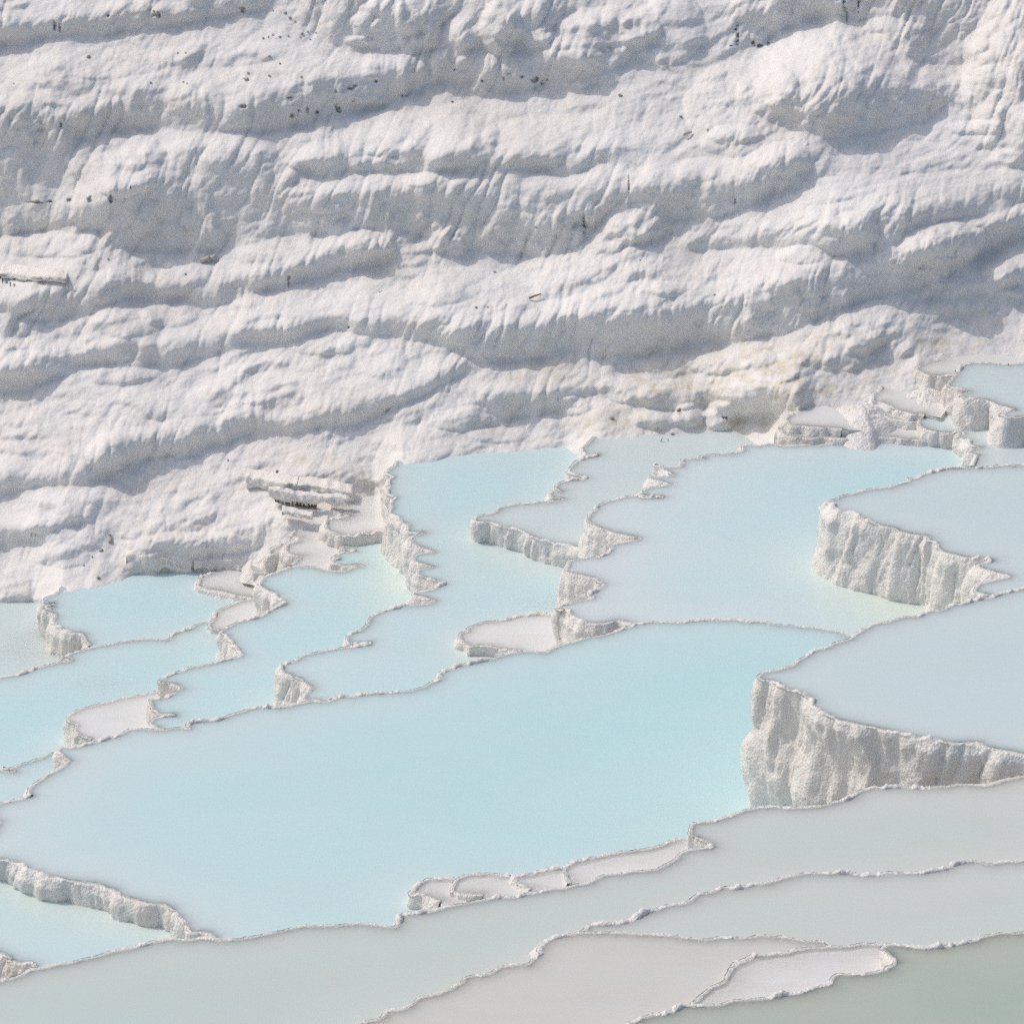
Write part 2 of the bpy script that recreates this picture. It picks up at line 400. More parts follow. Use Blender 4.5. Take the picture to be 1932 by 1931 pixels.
riser_all = np.clip(riser + 0.7 * sec, 0, 1)
# slope target (m of relief towards the camera per m down the picture), then a screened Poisson fit
gt = (0.42 * (1 - riser) - 1.24 * steep) * PXM
def poisson(gy_t, scale):
    n, m = gy_t.shape
    e = np.concatenate([gy_t, -gy_t[::-1]], 0); e = np.concatenate([e, e[:, ::-1]], 1)
    F = np.fft.rfft2(e)
    ky = 2 * math.pi * np.fft.fftfreq(2 * n)[:, None] / GS; kx = 2 * math.pi * np.fft.rfftfreq(2 * m)[None, :] / GS
    den = 0.45 * kx ** 2 + ky ** 2 + (1.0 / scale) ** 2
    R = np.fft.irfft2(-1j * ky * F / den, e.shape)
    return R[:n, :m]
REL = poisson(gt, 170.0)
for (x, y, rx, ry, lean, hgt) in LUMPS:
    dx, dy = PX - x, PY - y - lean * (PX - x) * 0.4
    q = (dx / rx) ** 2 + (dy / ry) ** 2 + (0.10 if rx > 90 and ry > 70 else 0.25) * fbm(PX / 45, PY / 45, 31, 3)
    REL += hgt * np.clip(1 - q, 0, None) ** (1.0 if rx > 90 and ry > 90 else 0.75) * 0.8
rw = blur(riser_all, 12.0); rb = blur(riser_all, 5.0)
# flowstone drapery: long rounded ribs that lean with the slope, lobes, a little grit
lx = lx0
rib = np.abs(vnoise(lx / 12, PY / 85, 61)) ; rib2 = np.abs(vnoise(lx / 27, PY / 120, 62)); rib3 = np.abs(vnoise(lx / 6, PY / 45, 63))
wx = lx + 9 * fbm(PX / 40, PY / 40, 71, 2); wy = PY + 7 * fbm(PX / 40, PY / 40, 72, 2)
cl1 = billow(wx / 44, wy / 62, 81); cl2 = billow(wx / 19, wy / 32, 82); cl3 = billow(wx / 9, wy / 14, 83)
patch = np.clip(0.5 + 0.9 * fbm(PX / 170, PY / 110, 91, 3), 0, 1); patch2 = np.clip(0.5 + 1.0 * fbm(PX / 120, PY / 80, 93, 2), 0, 1)
fl = np.clip(rw * 1.8, 0.20, 1)
REL += fl * (0.10 * np.sqrt(rib2) + 0.050 * np.sqrt(rib) * (0.3 + 0.7 * patch) + 0.018 * np.sqrt(rib3) * (.3 + .7 * patch2))
REL += 0.20 * cl1 * (0.30 + 0.7 * rw) * (0.30 + 0.70 * patch2) + 0.12 * cl2 * (0.34 + 0.7 * rw) * (0.25 + 0.75 * patch) + 0.045 * cl3 * (0.25 + 0.6 * patch * patch2)
REL += 0.05 * fbm(PX / 70, PY / 45, 95, 3) + 0.006 * fbm(PX / 10, PY / 7, 97, 3)
stria = vnoise((PX + 2.6 * PY) / 150, (PY + 0.28 * PX) / 9, 99)          # thin bedding lines running along the slope
REL += 0.014 * stria * (1 - rw) * patch

# base plane of the slope: meets the pools along the shoreline, climbs away from the camera
sy = np.interp(gx, SH[:, 0], SH[:, 1]); sz = np.interp(gx, SH[:, 0], SH[:, 2])
st_ = t_of_z(gx, sy, sz)
ys_s = np.polyval(np.polyfit(gx, sy, 2), gx); ts_s = np.polyval(np.polyfit(gx, st_, 2), gx)
TB = ts_s[None, :] + 0.60 * (ys_s[None, :] - PY) * PXM - REL
# shift so that the surface runs through the shoreline, the shift fading up the slope
col = np.arange(len(gx)); ri = np.clip((sy - GY0) / GS, 0, len(gy) - 2); r0 = ri.astype(int); rf = ri - r0
t_now = TB[r0, col] * (1 - rf) + TB[r0 + 1, col] * rf
corr = np.convolve(np.pad(st_ - t_now, 10, mode='edge'), np.ones(21) / 21, 'valid')
up = np.clip((sy[None, :] - PY), 0, None)
corr_s = np.convolve(np.pad(corr, 40, mode='edge'), np.ones(81) / 81, 'valid')
TB += corr_s[None, :] * np.exp(-up / 420.0) + (corr - corr_s)[None, :] * np.exp(-up / 60.0)

def hill_t(x, y):
    fx = np.clip((np.asarray(x, float) - GX0) / GS, 0, len(gx) - 2); fy = np.clip((np.asarray(y, float) - GY0) / GS, 0, len(gy) - 2)
    i, j = fy.astype(int), fx.astype(int); u, v = fx - j, fy - i
    return (TB[i, j] * (1 - u) + TB[i, j + 1] * u) * (1 - v) + (TB[i + 1, j] * (1 - u) + TB[i + 1, j + 1] * u) * v

NR, NC = 640, 1190
hx = np.linspace(GX0, GX1, NC); hyb = np.interp(hx, SH[:, 0], SH[:, 1]) + 85
vv = np.linspace(0, 1, NR)[:, None]
HY = GY0 + 2 + (hyb[None, :] - GY0 - 2) * vv; HX = np.broadcast_to(hx[None, :], HY.shape)
HT = hill_t(HX, HY)
# dark mineral stains and drip holes (x, y, rx, ry), ochre algae (x, y, rx, ry, amount)
STAINS = [(103,48,3,9),(113,52,2,8),(290,26,4,6),(299,28,5,6),(458,16,6,9),(460,201,8,3),(547,185,6,2),(551,218,5,5),(566,208,4,2),(580,206,3,7),(597,212,4,5),(640,172,9,4),(636,205,5,8),(641,210,3,10),
 (114,236,3,6),(170,378,5,8),(209,377,4,14),(130,378,5,4),(70,382,16,2),(96,380,7,2),(247,357,2,5),(660,168,7,3),(667,190,3,4),(670,162,4,3),(763,181,6,3),(710,154,3,3),(858,133,2,4),
 (1000,153,8,5),(1012,150,7,6),(1022,153,5,6),(1032,151,4,7),(985,145,3,3),(960,140,2,3),(950,148,2,3),(910,152,2,3),(1101,412,3,9),(1102,428,5,11),(1123,413,2,6),(1012,425,1.5,7),(1187,345,1.5,25),
 (1391,68,4,22),(1387,62,3,10),(1432,85,10,5),(1421,80,4,5),(1450,83,3,4),(1380,87,4,3),(1593,8,4,14),(1620,8,2.2,26),(1598,30,1.5,14),(1387,383,2,10),(1385,371,8,1.2),
 (1280,774,5,5),(1368,788,1,3),(1371,788,1,4),(1364,788,1,3),(1283,780,4,4),(545,525,3,6),(545,538,1.5,6),(62,1008,7,3),(658,616,3,4),(12,533,3,6),(20,536,2,6),(6,530,2,6),(28,538,2,4),(205,30,3,3)]
OCHRE = [(1500,700,150,70,.75),(1540,760,60,70,.8),(1250,720,90,45,.65),(1060,705,90,30,.5),(580,868,80,16,.55),(1000,760,60,24,.45),(1560,680,120,40,.5),(1150,790,140,30,.4),(900,815,120,26,.3),
 (1400,800,110,14,.8),(1760,650,160,30,.45),(1850,600,120,30,.25),(340,1000,90,10,.35),(660,905,80,24,.5),(350,1075,120,16,.45),(90,215,120,60,.15),(300,430,140,35,.25),(1000,440,160,30,.22),(1500,600,120,30,.2),(260,920,130,25,.25),(620,760,160,40,.18),(720,610,100,12,.15),(1250,660,100,20,.2),(1370,740,120,40,.5)]
jn = fbm(HX / 9, HY / 9, 111, 3)
stain = np.zeros(HX.shape); och = np.zeros(HX.shape)
for (x, y, a, b) in STAINS:
    m = (np.abs(HX - x) < 4 * a + 4) & (np.abs(HY - y) < 4 * b + 4)
    q = ((HX[m] - x) / a) ** 2 + ((HY[m] - y) / b) ** 2 + 1.6 * jn[m]
    s = np.clip(1.1 - q, 0, 1) * np.clip(.75 + .8 * jn[m], 0, 1); stain[m] = np.maximum(stain[m], s); HT[m] += 0.10 * s
for (x, y, a, b, k) in OCHRE:
    q = ((HX - x) / a) ** 2 + ((HY - y) / b) ** 2
    och = np.maximum(och, min(1, 1.45 * k) * np.exp(-q))
och *= np.clip(0.55 + 0.5 * fbm(HX / 30, HY / 14, 113, 3), 0, 1)
hill = mesh_obj('hillside', at_t(HX, HY, HT).reshape(-1, 3), grid_faces(NR, NC), M_HILL, attrs={'stain': np.clip(stain, 0, 1).ravel(), 'ochre': np.clip(och, 0, 1).ravel()})
tag(hill, 'white travertine slope of rounded flowstone ledges and domes behind the pools', kind='structure')

# ground under the terraces: slopes down with them to the left
gxs = np.linspace(-60, 60, 61); gys = np.linspace(5, 160, 61)
A, B = np.meshgrid(gxs, gys)
gz = -4.6 + np.clip(A, -30, 30) * 0.12 - np.clip(A, -60, -30) * 0 - np.clip(48 - B, 0, 50) * 0.02 + 0.4 * fbm(A / 9, B / 9, 5, 3) - np.clip(A - 4, 0, 20) * 0.05
gr = mesh_obj('ground', np.stack([A, B, gz], -1).reshape(-1, 3), grid_faces(61, 61)[:, ::-1], M_BED)
tag(gr, 'pale travertine ground under the terraces', kind='structure')

# ------------------------------------------------------------------ travertine pools
# each pool: level, outline as runs ('rim' gets a lip and wall, 'hid' runs under a higher neighbour, 'shore' runs into the slope),
# wall drop, wall bulge, water, depth, tilt of depth, label
P = {}
def pool(key, z, runs, drop, bulge, water, depth, label, grad=(0, 0, 0, 0), lip=1.0, group=None):
    P[key] = dict(z=z, runs=runs, drop=drop, bulge=bulge, water=water, depth=depth, label=label, grad=grad, lip=lip, group=group)

B_RIM = [(1640,1222),(1598,1200),(1575,1191),(1538,1186),(1455,1176),(1388,1169),(1361,1169),(1288,1174),(1217,1172),(1194,1177),(1177,1187),(1144,1197),(1111,1204),(1064,1217),(1037,1231),
 (944,1234),(921,1241),(861,1257),(834,1271),(827,1285),(780,1300),(711,1310),(644,1318),(607,1324),(550,1333),(507,1336),(477,1337),(447,1345),(407,1356),(377,1359),(353,1369),(360,1374),
 (310,1374),(273,1374),(243,1375),(230,1383),(213,1388),(187,1393),(160,1401),(137,1410),(113,1411),(114,1418),(123,1424),(138,1434),(123,1444),(113,1453),(103,1458),(88,1463),(80,1468),
 (72,1479),(62,1489),(58,1498),(68,1499),(50,1505),(20,1511),(0,1518),(-8,1535),(4,1548),(-12,1575),(-70,1590),(-75,1612)]
pool('mid_large', 0.0, [('rim', B_RIM + [(-30,1620),(0,1623),(23,1626),(40,1640),(70,1646),(77,1653),(97,1656),(133,1663),(190,1671),(197,1676),(217,1678),(233,1685),(257,1695),(280,1701),(313,1708),(323,1715),(330,1725),(350,1741),(360,1755),(383,1756),(410,1766)]),
  ('hid', [(400,2030),(640,2010),(760,1990),(900,1960),(1050,1930),(1250,1880),(1300,1840),(1450,1700),(1700,1620),(1720,1300)])], 3.2, .22, W_AQUA, .9,
  'largest milky aqua pool stretching across the middle of the terraces', grad=(1, .25, .55, .25))
pool('right_high', 2.1, [('rim', [(2060,1090),(1932,1111),(1868,1127),(1835,1136),(1803,1144),(1771,1151),(1721,1161),(1648,1177),(1598,1201),(1555,1217),(1531,1227),(1505,1244),(1495,1257),(1435,1271),(1433,1276),
  (1447,1281),(1461,1286),(1478,1295),(1525,1310),(1538,1321),(1533,1330),(1545,1338),(1575,1353),(1621,1363),(1655,1371),(1695,1385),(1738,1395),(1788,1403),(1851,1405),(1854,1409),(1875,1413),(1905,1418),(1932,1423),(2060,1450)])],
  2.9, .30, W_PALE, .45, 'pale lavender pool held highest by the tall fluted wall at the side')
pool('right_upper', 0.9, [('rim', [(2060,870),(1932,877),(1855,880),(1788,882),(1741,894),(1731,901),(1711,899),(1709,906),(1695,911),(1681,917),(1641,922),(1621,927),(1588,934),(1578,941),(1565,944),(1560,949),
  (1578,951),(1576,962),(1585,966),(1605,971),(1638,984),(1671,994),(1695,1002),(1721,1007),(1753,1012),(1745,1021),(1761,1022),(1771,1036),(1788,1041),(1821,1047),(1878,1055),(1855,1062),(1845,1067),(1871,1074),(1908,1087),(1888,1094),(1851,1101),(1838,1114),(1871,1124),(1835,1136)]),
  ('hid', [(1800,1250),(1850,1300),(2060,1300)])], 1.6, .30, W_PALE, .6, 'pale blue pool behind a bulging fluted dam wall, above the yellowish shallows')
C_RIM = [(1860,842),(1811,836),(1688,831),(1621,833),(1595,838),(1548,840),(1485,840),(1455,836),(1428,841),(1403,841),(1398,852),(1383,857),(1338,857),(1321,862),(1331,864),(1288,868),(1286,880),(1261,882),(1234,874),(1232,878),
 (1264,889),(1274,897),(1244,899),(1226,896),(1227,902),(1261,911),(1264,915),(1241,919),(1217,924),(1222,927),(1212,936),(1254,937),(1211,937),(1177,939),(1147,947),(1124,957),(1111,971),(1106,979),
 (1111,984),(1127,994),(1164,1004),(1207,1015),(1177,1021),(1154,1027),(1144,1041),(1124,1049),(1132,1049),(1104,1051),(1081,1059),(1077,1066),(1074,1074),(1077,1077),(1104,1084),(1124,1091),(1144,1102),(1121,1114),(1111,1121),(1124,1127),(1104,1132),(1074,1141),(1061,1144),(1057,1149),
 (1067,1147),(1081,1161),(1097,1171),(1121,1177),(1144,1177),(1164,1172),(1191,1178)]
pool('centre', -0.15, [('rim', C_RIM), ('hid', [(1175,1200),(1220,1215),(1290,1210),(1450,1212),(1600,1260),(1750,1350),(2060,1400),(2060,960),(1900,900)])], 1.3, .14, W_BLUE, .8,
  'wide pale blue pool in the centre, with the bulging dam standing in it', grad=(1, 0, .9, .1))
pool('centre_strip', -0.75, [('rim', [(1118,822),(1104,839),(1098,846),(1106,861),(1131,857),(1111,864),(1091,871),(1081,879),(1069,886),(1069,891),(1106,901),(1077,902),(1057,907),(1049,914),(1047,921),(1061,929),(1042,927),(1039,937),(1061,941),(1037,947),(994,949),(967,954),(944,959),(937,967),(911,972),(901,979),(901,983),
  (921,984),(937,994),(964,999),(987,1007),(1021,1019),(1044,1027),(1077,1028),(1105,1042),(1140,1060)]), ('hid', [(1170,1110),(1250,1020),(1330,950),(1500,920),(1680,905)]), ('shore', [(1660,830),(1560,812),(1481,802),(1388,800),(1288,804),(1144,812)])], 1.0, .08, W_PALE, .35,
  'narrow shallow lavender pool with a low dark-walled tip pointing to the slope')
pool('left_centre', -1.1, [('rim', [(745,868),(734,881),(729,892),(744,899),(732,907),(736,921),(731,931),(750,939),(737,944),(741,957),(734,966),(744,974),(754,987),(767,991),(766,1001),(803,1004),(777,1011),(772,1019),(787,1029),(822,1041),(787,1047),(786,1057),(821,1069),(794,1074),(791,1084),(807,1092),(837,1100),(811,1111),(784,1115),(777,1121),(819,1133),(804,1139),(757,1141),(747,1147),(727,1154),(706,1164),(694,1181),(677,1191),(661,1199),(657,1211),(706,1213),(677,1219),(644,1219),
  (610,1225),(583,1232),(550,1247),(533,1256),(531,1264),(545,1270),(567,1281),(583,1295),(573,1308),(567,1321),(607,1323)]), ('hid', [(600,1460),(830,1420),(1000,1370),(1130,1340),(1140,1000),(1140,870)]), ('shore', [(1120,828),(1083,828),(1000,838),(880,845),(827,855),(780,862)])], 1.7, .13, W_BLUE, .6,
  'long pale blue pool beside the slope, its ragged stepped wall running down the left side')
pool('small_round', -0.95, [('rim', [(1070,1150),(1050,1156),(994,1161),(937,1171),(904,1176),(884,1184),(886,1191),(870,1194),(867,1202),(877,1211),(884,1219),(897,1220),(924,1222),(957,1227),(977,1229),(985,1226)]), ('hid', [(990,1290),(1100,1260),(1090,1170)])], .6, .05, W_SHELF, .16,
  'small rounded shallow beige pool tucked under the central wall')
pool('left_blue', -1.9, [('rim', [(655,1009),(645,1012),(640,1020),(652,1024),(638,1030),(636,1036),(674,1038),(642,1044),(630,1051),(649,1053),(628,1059),(630,1063),(684,1066),(660,1070),(650,1077),(632,1076),(602,1073),(594,1069),(559,1068),(549,1071),(535,1076),(529,1081),(502,1089),(494,1098),(492,1104),(507,1111),(520,1127),(537,1138),(517,1147),(493,1159),(477,1168),(450,1174),(440,1179),(427,1187),(418,1192),
  (427,1197),(437,1211),(447,1224),(454,1237),(430,1244),(403,1253),(367,1261),(327,1271),(307,1281),(297,1286),(320,1288),(341,1297),(327,1303),(313,1313),(290,1316),(278,1320),(288,1332),(287,1338),(300,1346),(335,1349),(293,1353),(287,1365),(308,1372)]), ('hid', [(290,1620),(640,1580),(880,1500),(920,1260),(880,1180),(850,1100),(810,1000),(740,985)])], 1.5, .12, W_BLUE, .75,
  'pale blue pool left of the ragged stepped wall')
pool('left_back', -2.85, [('rim', [(125,1105),(113,1117),(90,1127),(83,1137),(107,1137),(87,1144),(107,1145),(82,1151),(107,1157),(103,1171),(113,1181),(130,1189),(157,1194),(163,1204),(175,1216)]), ('hid', [(180,1245),(300,1230),(400,1210),(430,1180),(490,1140)]), ('shore', [(500,1110),(470,1062),(380,1066),(300,1068),(225,1076),(195,1094),(150,1100)])], 1.0, .10, W_BLUE, .8,
  'pale blue pool at the slope foot with a dark notched wall at its end')
pool('left_edge', -3.3, [('hid', [(-120,1125),(0,1122),(120,1112),(170,1170),(190,1240),(120,1290),(0,1330),(-120,1340)])], .1, 0, W_PALE, .4, 'pale pool cut off by the left edge at the foot of the slope')
pool('left_long', -2.75, [('rim', [(-120,1292),(0,1276),(30,1271),(57,1261),(90,1251),(110,1247),(133,1244),(117,1239),(133,1231),(173,1217),(190,1214),(233,1207),(277,1202),(313,1204),(320,1194),(350,1184),(377,1174),(397,1172)]), ('hid', [(430,1190),(480,1260),(480,1380),(250,1520),(0,1560),(-120,1560)])], .9, .08, W_BLUE, .8,
  'long narrow blue pool crossing the left edge below the notched wall')
pool('left_wedge', -2.3, [('rim', [(320,1304),(290,1306),(253,1311),(217,1320),(180,1330),(150,1340),(143,1348),(131,1353),(133,1357),(150,1365),(147,1378),(157,1388),(173,1394)]), ('hid', [(170,1640),(340,1620),(345,1350)])], .9, .10, W_SHELF, .3, 'small wedge-shaped grey pool on the left above the large aqua pool')
pool('left_sliver', -2.5, [('rim', [(-120,1456),(0,1452),(27,1454),(0,1446),(20,1443),(47,1436),(80,1426),(100,1416),(113,1411)]), ('hid', [(200,1430),(200,1680),(-120,1680)])], .6, .06, W_BLUE, .6, 'sliver of aqua pool at the left edge just behind the large pool')
pool('lower_left', -0.3, [('rim', [(-120,1775),(-40,1787),(0,1795),(23,1805),(15,1812),(60,1815),(70,1822)]), ('hid', [(80,2100),(430,2060),(440,1770),(360,1720),(300,1680),(100,1640),(-120,1600)])], .8, .10, W_BLUE, .7, 'aqua pool in the lower left corner under a straight dark wall')
for key, z, rim, hid, nm in (
  ('shelf_a', .16, [(828,1703),(804,1695),(777,1688),(767,1681),(777,1671),(801,1657),(831,1656),(860,1655)], [(880,1670),(880,1900),(830,1910)], 'first thumb-shaped beige shelf basin, with a dark hollow under its lip'),
  ('shelf_b', .22, [(911,1692),(874,1688),(847,1683),(851,1671),(861,1658),(877,1650),(931,1645),(961,1648)], [(990,1660),(990,1880),(920,1890)], 'second beige shelf basin with a curled front lip'),
  ('shelf_c', .28, [(997,1680),(977,1671),(961,1658),(964,1651),(1007,1647),(1027,1639),(1057,1636)], [(1085,1650),(1085,1860),(1000,1870)], 'third beige shelf basin, the smallest of the strip'),
  ('shelf_d', .34, [(1066,1666),(1064,1648),(1059,1638),(1074,1625),(1111,1615),(1177,1603),(1237,1596),(1254,1590),(1280,1578)], [(1320,1580),(1320,1800),(1200,1840),(1080,1860)], 'fourth and longest beige shelf basin, ending in a rubbly knot')):
    pool(key, z, [('rim', rim), ('hid', hid)], .7, .05, W_SHELF, .07, nm + ' beside the large pool', lip=.8)
N1_RIM = [(-120,1862),(-40,1850),(0,1843),(30,1835),(50,1826),(100,1816),(143,1806),(187,1798),(213,1790),(240,1785),(313,1773),(360,1770),(450,1768),(513,1760),(567,1750),(644,1743),(711,1743),(747,1745),(751,1731),(757,1721),(797,1716),(844,1705),(877,1700),(921,1690),(954,1686),(1011,1681),(1031,1673),(1074,1668),(1111,1667),(1124,1660),(1144,1651),(1194,1645),(1244,1640),(1261,1633),(1288,1610),
 (1308,1601),(1345,1598),(1330,1586),(1308,1581),(1291,1578),(1295,1561),(1305,1550),(1345,1545),(1375,1536),(1401,1525),(1431,1518),(1471,1518),(1505,1523),(1545,1523),(1575,1513),(1605,1505),(1625,1491),(1645,1483),(1688,1481),(1738,1480),(1775,1477),(1821,1478),(1858,1477),(1888,1468),(1932,1459),(2060,1440)]
pool('near_long', 1.85, [('rim', N1_RIM), ('hid', [(2060,1720),(1700,1790),(1600,1850),(1000,2040),(900,2090),(-120,2090)])], 2.4, .08, W_GREY, .5, 'long grey-green pool running diagonally across the foreground from corner to side', grad=(-1, .3, 1.0, 0))
pool('near_upper', 2.05, [('rim', [(1060,1775),(1081,1758),(1091,1751),(1101,1741),(1134,1736),(1177,1733),(1191,1728),(1207,1718),(1244,1708),(1288,1697),(1308,1685),(1321,1678),(1381,1671),(1435,1668),(1455,1660),(1495,1651),(1518,1645),(1581,1647),(1621,1651),(1668,1651),(1681,1645),(1738,1646),(1771,1638),(1805,1625),(1835,1621),(1871,1625),(1932,1618),(2060,1598)]), ('hid', [(2060,1790),(1800,1830),(1550,1850),(1300,1840),(1081,1830)])], .7, .06, W_GREY, .35,
  'grey-green foreground pool with a wavy rim, second from the lower right corner', lip=1.2)
pool('near_lower', 2.2, [('rim', [(560,1960),(650,1931),(715,1918),(727,1903),(760,1899),(781,1885),(791,1878),(844,1865),(857,1855),(877,1841),(927,1835),(944,1821),(991,1818),(997,1810),(1014,1798),(1021,1778),(1041,1770),(1077,1763),(1144,1761),(1211,1763),(1288,1763),(1321,1766),(1388,1765),(1468,1761),(1488,1768),(1521,1773),(1555,1774)]), ('hid', [(1600,1810),(1500,2000),(1300,2090),(520,2090)])], .7, .06, W_NEAR, .22,
  'pinkish grey shallow foreground pool with a knobbly diagonal rim at the bottom', lip=1.2)
pool('near_shelf', 2.3, [('rim', [(1290,1905),(1300,1893),(1318,1878),(1331,1861),(1355,1848),(1365,1835),(1375,1821),(1385,1815),(1418,1798),(1455,1795),(1488,1790),(1521,1783),(1561,1781),(1621,1780),(1665,1779)]), ('hid', [(1720,1810),(1720,1870),(1560,1930),(1300,1980)])], .7, .05, W_SHELF, .05,
  'beige almost dry shelf basin beside the olive pool in the foreground', lip=1.0)
pool('near_corner', 2.5, [('rim', [(1100,1975),(1194,1921),(1244,1908),(1288,1895),(1355,1888),(1388,1880),(1448,1881),(1475,1871),(1521,1866),(1565,1855),(1568,1845),(1575,1838),(1638,1835),(1671,1831),(1688,1818),(1685,1798),(1665,1788),(1681,1781),(1708,1783),(1778,1781),(1795,1775),(1821,1771),(1855,1761),(1932,1753),(2060,1735)]), ('hid', [(2060,2120),(1060,2120)])], .8, .08, W_OLIVE, .8,
  'olive green pool in the lower right corner', lip=1.3)
# little steps between the slope and the left pools
pool('step_a', -1.75, [('rim', [(632,950),(627,955),(625,959),(620,966),(632,966),(640,971),(657,973),(627,976),(617,983),(617,993),(620,998),(629,1001),(637,1003),(650,1009),(667,1011),(679,1007),(715,1005),(775,1004)]), ('hid', [(830,1020),(820,930)]), ('shore', [(700,915),(660,930)])], .6, .08, W_SHELF, .12, 'small beige step pool wedged between the fallen slab and the ragged wall')
pool('step_b', -2.0, [('rim', [(556,998),(549,1007),(547,1011),(565,1016),(542,1023),(537,1029),(539,1038),(549,1044),(571,1049),(565,1056),(558,1066)]), ('hid', [(560,1100),(690,1100),(670,1040),(640,1010)]), ('shore', [(620,985),(590,990)])], .6, .08, W_SHELF, .1, 'shallow glittering step pool below the fallen slab')
pool('step_c', -2.2, [('rim', [(528,1025),(512,1034),(505,1043),(512,1047),(533,1049)]), ('hid', [(570,1055),(560,1025)])], .5, .07, W_SHELF, .06, 'tiny walled step basin below the glittering step pool')
pool('step_d', -2.5, [('rim', [(495,1050),(482,1055),(470,1068),(478,1078),(500,1078),(527,1075)]), ('hid', [(560,1090),(550,1050)])], .5, .07, W_SHELF, .06, 'lowest rubbly step basin at the left end of the row')
pool('step_e', -2.76, [('rim', [(410,1078),(397,1084),(377,1089),(375,1104),(393,1111),(420,1114),(447,1121),(485,1128)]), ('hid', [(530,1140),(530,1075)]), ('shore', [(480,1060),(430,1066)])], .5, .06, W_SHELF, .1, 'shallow grey step pool with a beaded low rim against the left blue pool')
pool('step_f', -2.67, [('rim', [(480,1130),(473,1132),(450,1136),(427,1144),(407,1154),(405,1167),(395,1179),(400,1184),(420,1188)]), ('hid', [(440,1230),(520,1200),(520,1140)])], .5, .06, W_SHELF, .14, 'small beige lens-shaped pool between the two left blue pools')
# stepped basins at the upper right
pool('top_shelf', .42, [('rim', [(1790,664),(1771,677),(1750,685),(1731,694),(1744,702),(1759,708),(1779,708),(1799,707)]), ('hid', [(1840,760),(2060,760)]), ('shore', [(2060,655),(1900,655),(1830,658)])], .6, .14, W_SHELF, .12, 'shallow uppermost shelf of water at the right foot of the slope')
pool('top_blue', .56, [('rim', [(2060,684),(1932,686),(1899,687),(1839,683),(1819,688),(1811,695),(1800,706),(1795,715),(1784,727),(1791,731),(1804,735),(1831,739),(1806,743),(1816,751),(1834,752),(1854,752),(1869,756),(1879,762),(1894,764),(1921,772),(1894,776),(1884,782),(1899,788),(1932,787),(2060,795)])], .8, .20, W_PALE, .5, 'uppermost blue pool on the right with a fluted front wall')
pool('top_step_a', .16, [('rim', [(1680,720),(1664,729),(1651,742),(1648,752),(1649,757),(1666,759),(1681,767),(1699,774),(1724,779),(1745,780)]), ('hid', [(1775,788),(1795,760),(1795,735),(1775,718)]), ('shore', [(1720,705)])], .5, .05, W_SHELF, .1, 'shallow step basin directly below the uppermost pool')
pool('top_step_b', .06, [('rim', [(1660,780),(1679,787),(1699,791),(1735,795)]), ('hid', [(1790,810),(1780,775),(1640,745),(1615,755)])], .4, .04, W_SHELF, .08, 'narrow step basin with a beaded rim below the uppermost pool')
pool('top_step_c', -.06, [('rim', [(1470,808),(1490,822),(1530,826),(1560,823),(1600,827),(1640,826),(1657,823),(1694,824),(1709,829),(1760,826),(1800,830)]), ('hid', [(1840,870),(1860,780),(1760,740),(1680,715),(1600,745),(1540,760),(1490,780)])], .4, .05, W_SHELF, .1, 'shallow pinkish step basin behind the wide centre pool')
pool('top_step_d', .10, [('rim', [(1729,786),(1744,789),(1734,797),(1735,802),(1749,807),(1766,813),(1781,816),(1819,817),(1801,822),(1811,824),(1834,832),(1831,839),(1853,843),(1834,847),(1824,854),(1839,857),(1851,857),(1839,867),(1831,880)]), ('hid', [(1840,960),(2060,980),(2060,770),(1880,760),(1760,770)])], .7, .08, W_PALE, .3, 'pale blue pool beyond the bulging dam, joined to the steps by a lumpy wall')
pool('top_step_e', .06, [('rim', [(1500,780),(1489,787),(1486,794),(1494,802),(1514,801),(1534,804),(1566,806),(1590,808)]), ('hid', [(1625,812),(1610,790),(1585,775)]), ('shore', [(1560,765),(1520,766)])], .5, .06, W_SHELF, .12, 'small step basin with a dark front wall against the ochre slope')

def resample(pts, ds):
    d = np.r_[0, np.cumsum(np.linalg.norm(np.diff(pts, axis=0), axis=1))]
    n = max(3, int(d[-1] / ds) + 1)
    s = np.linspace(0, d[-1], n)
    return np.stack([np.interp(s, d, pts[:, k]) for k in range(pts.shape[1])], -1), s

def smooth_open(a, n):
    if n < 1: return a
    k = np.hanning(2 * n + 3)[1:-1]; k /= k.sum()
    pad = np.pad(a, ((n, n), (0, 0)), mode='edge')
    return np.stack([np.convolve(pad[:, j], k, 'valid') for j in range(a.shape[1])], -1)

def inside(poly, p):
    x, y = p[:, 0], p[:, 1]; c = np.zeros(len(p), bool)
    q = np.roll(poly, -1, 0)
    for (x0, y0), (x1, y1) in zip(poly, q):
        if y0 == y1: continue
        m = (y0 > y) != (y1 > y)
        c ^= m & (x < (x1 - x0) * (y - y0) / (y1 - y0) + x0)
    return c

def dist_to(pts, ref):
    out = np.full(len(pts), 99.0)
    if len(ref) == 0: return out
    for i in range(0, len(pts), 1500):
        d = pts[i:i + 1500, None, :2] - ref[None, :, :2]
        out[i:i + 1500] = np.sqrt((d ** 2).sum(-1).min(1))
    return out

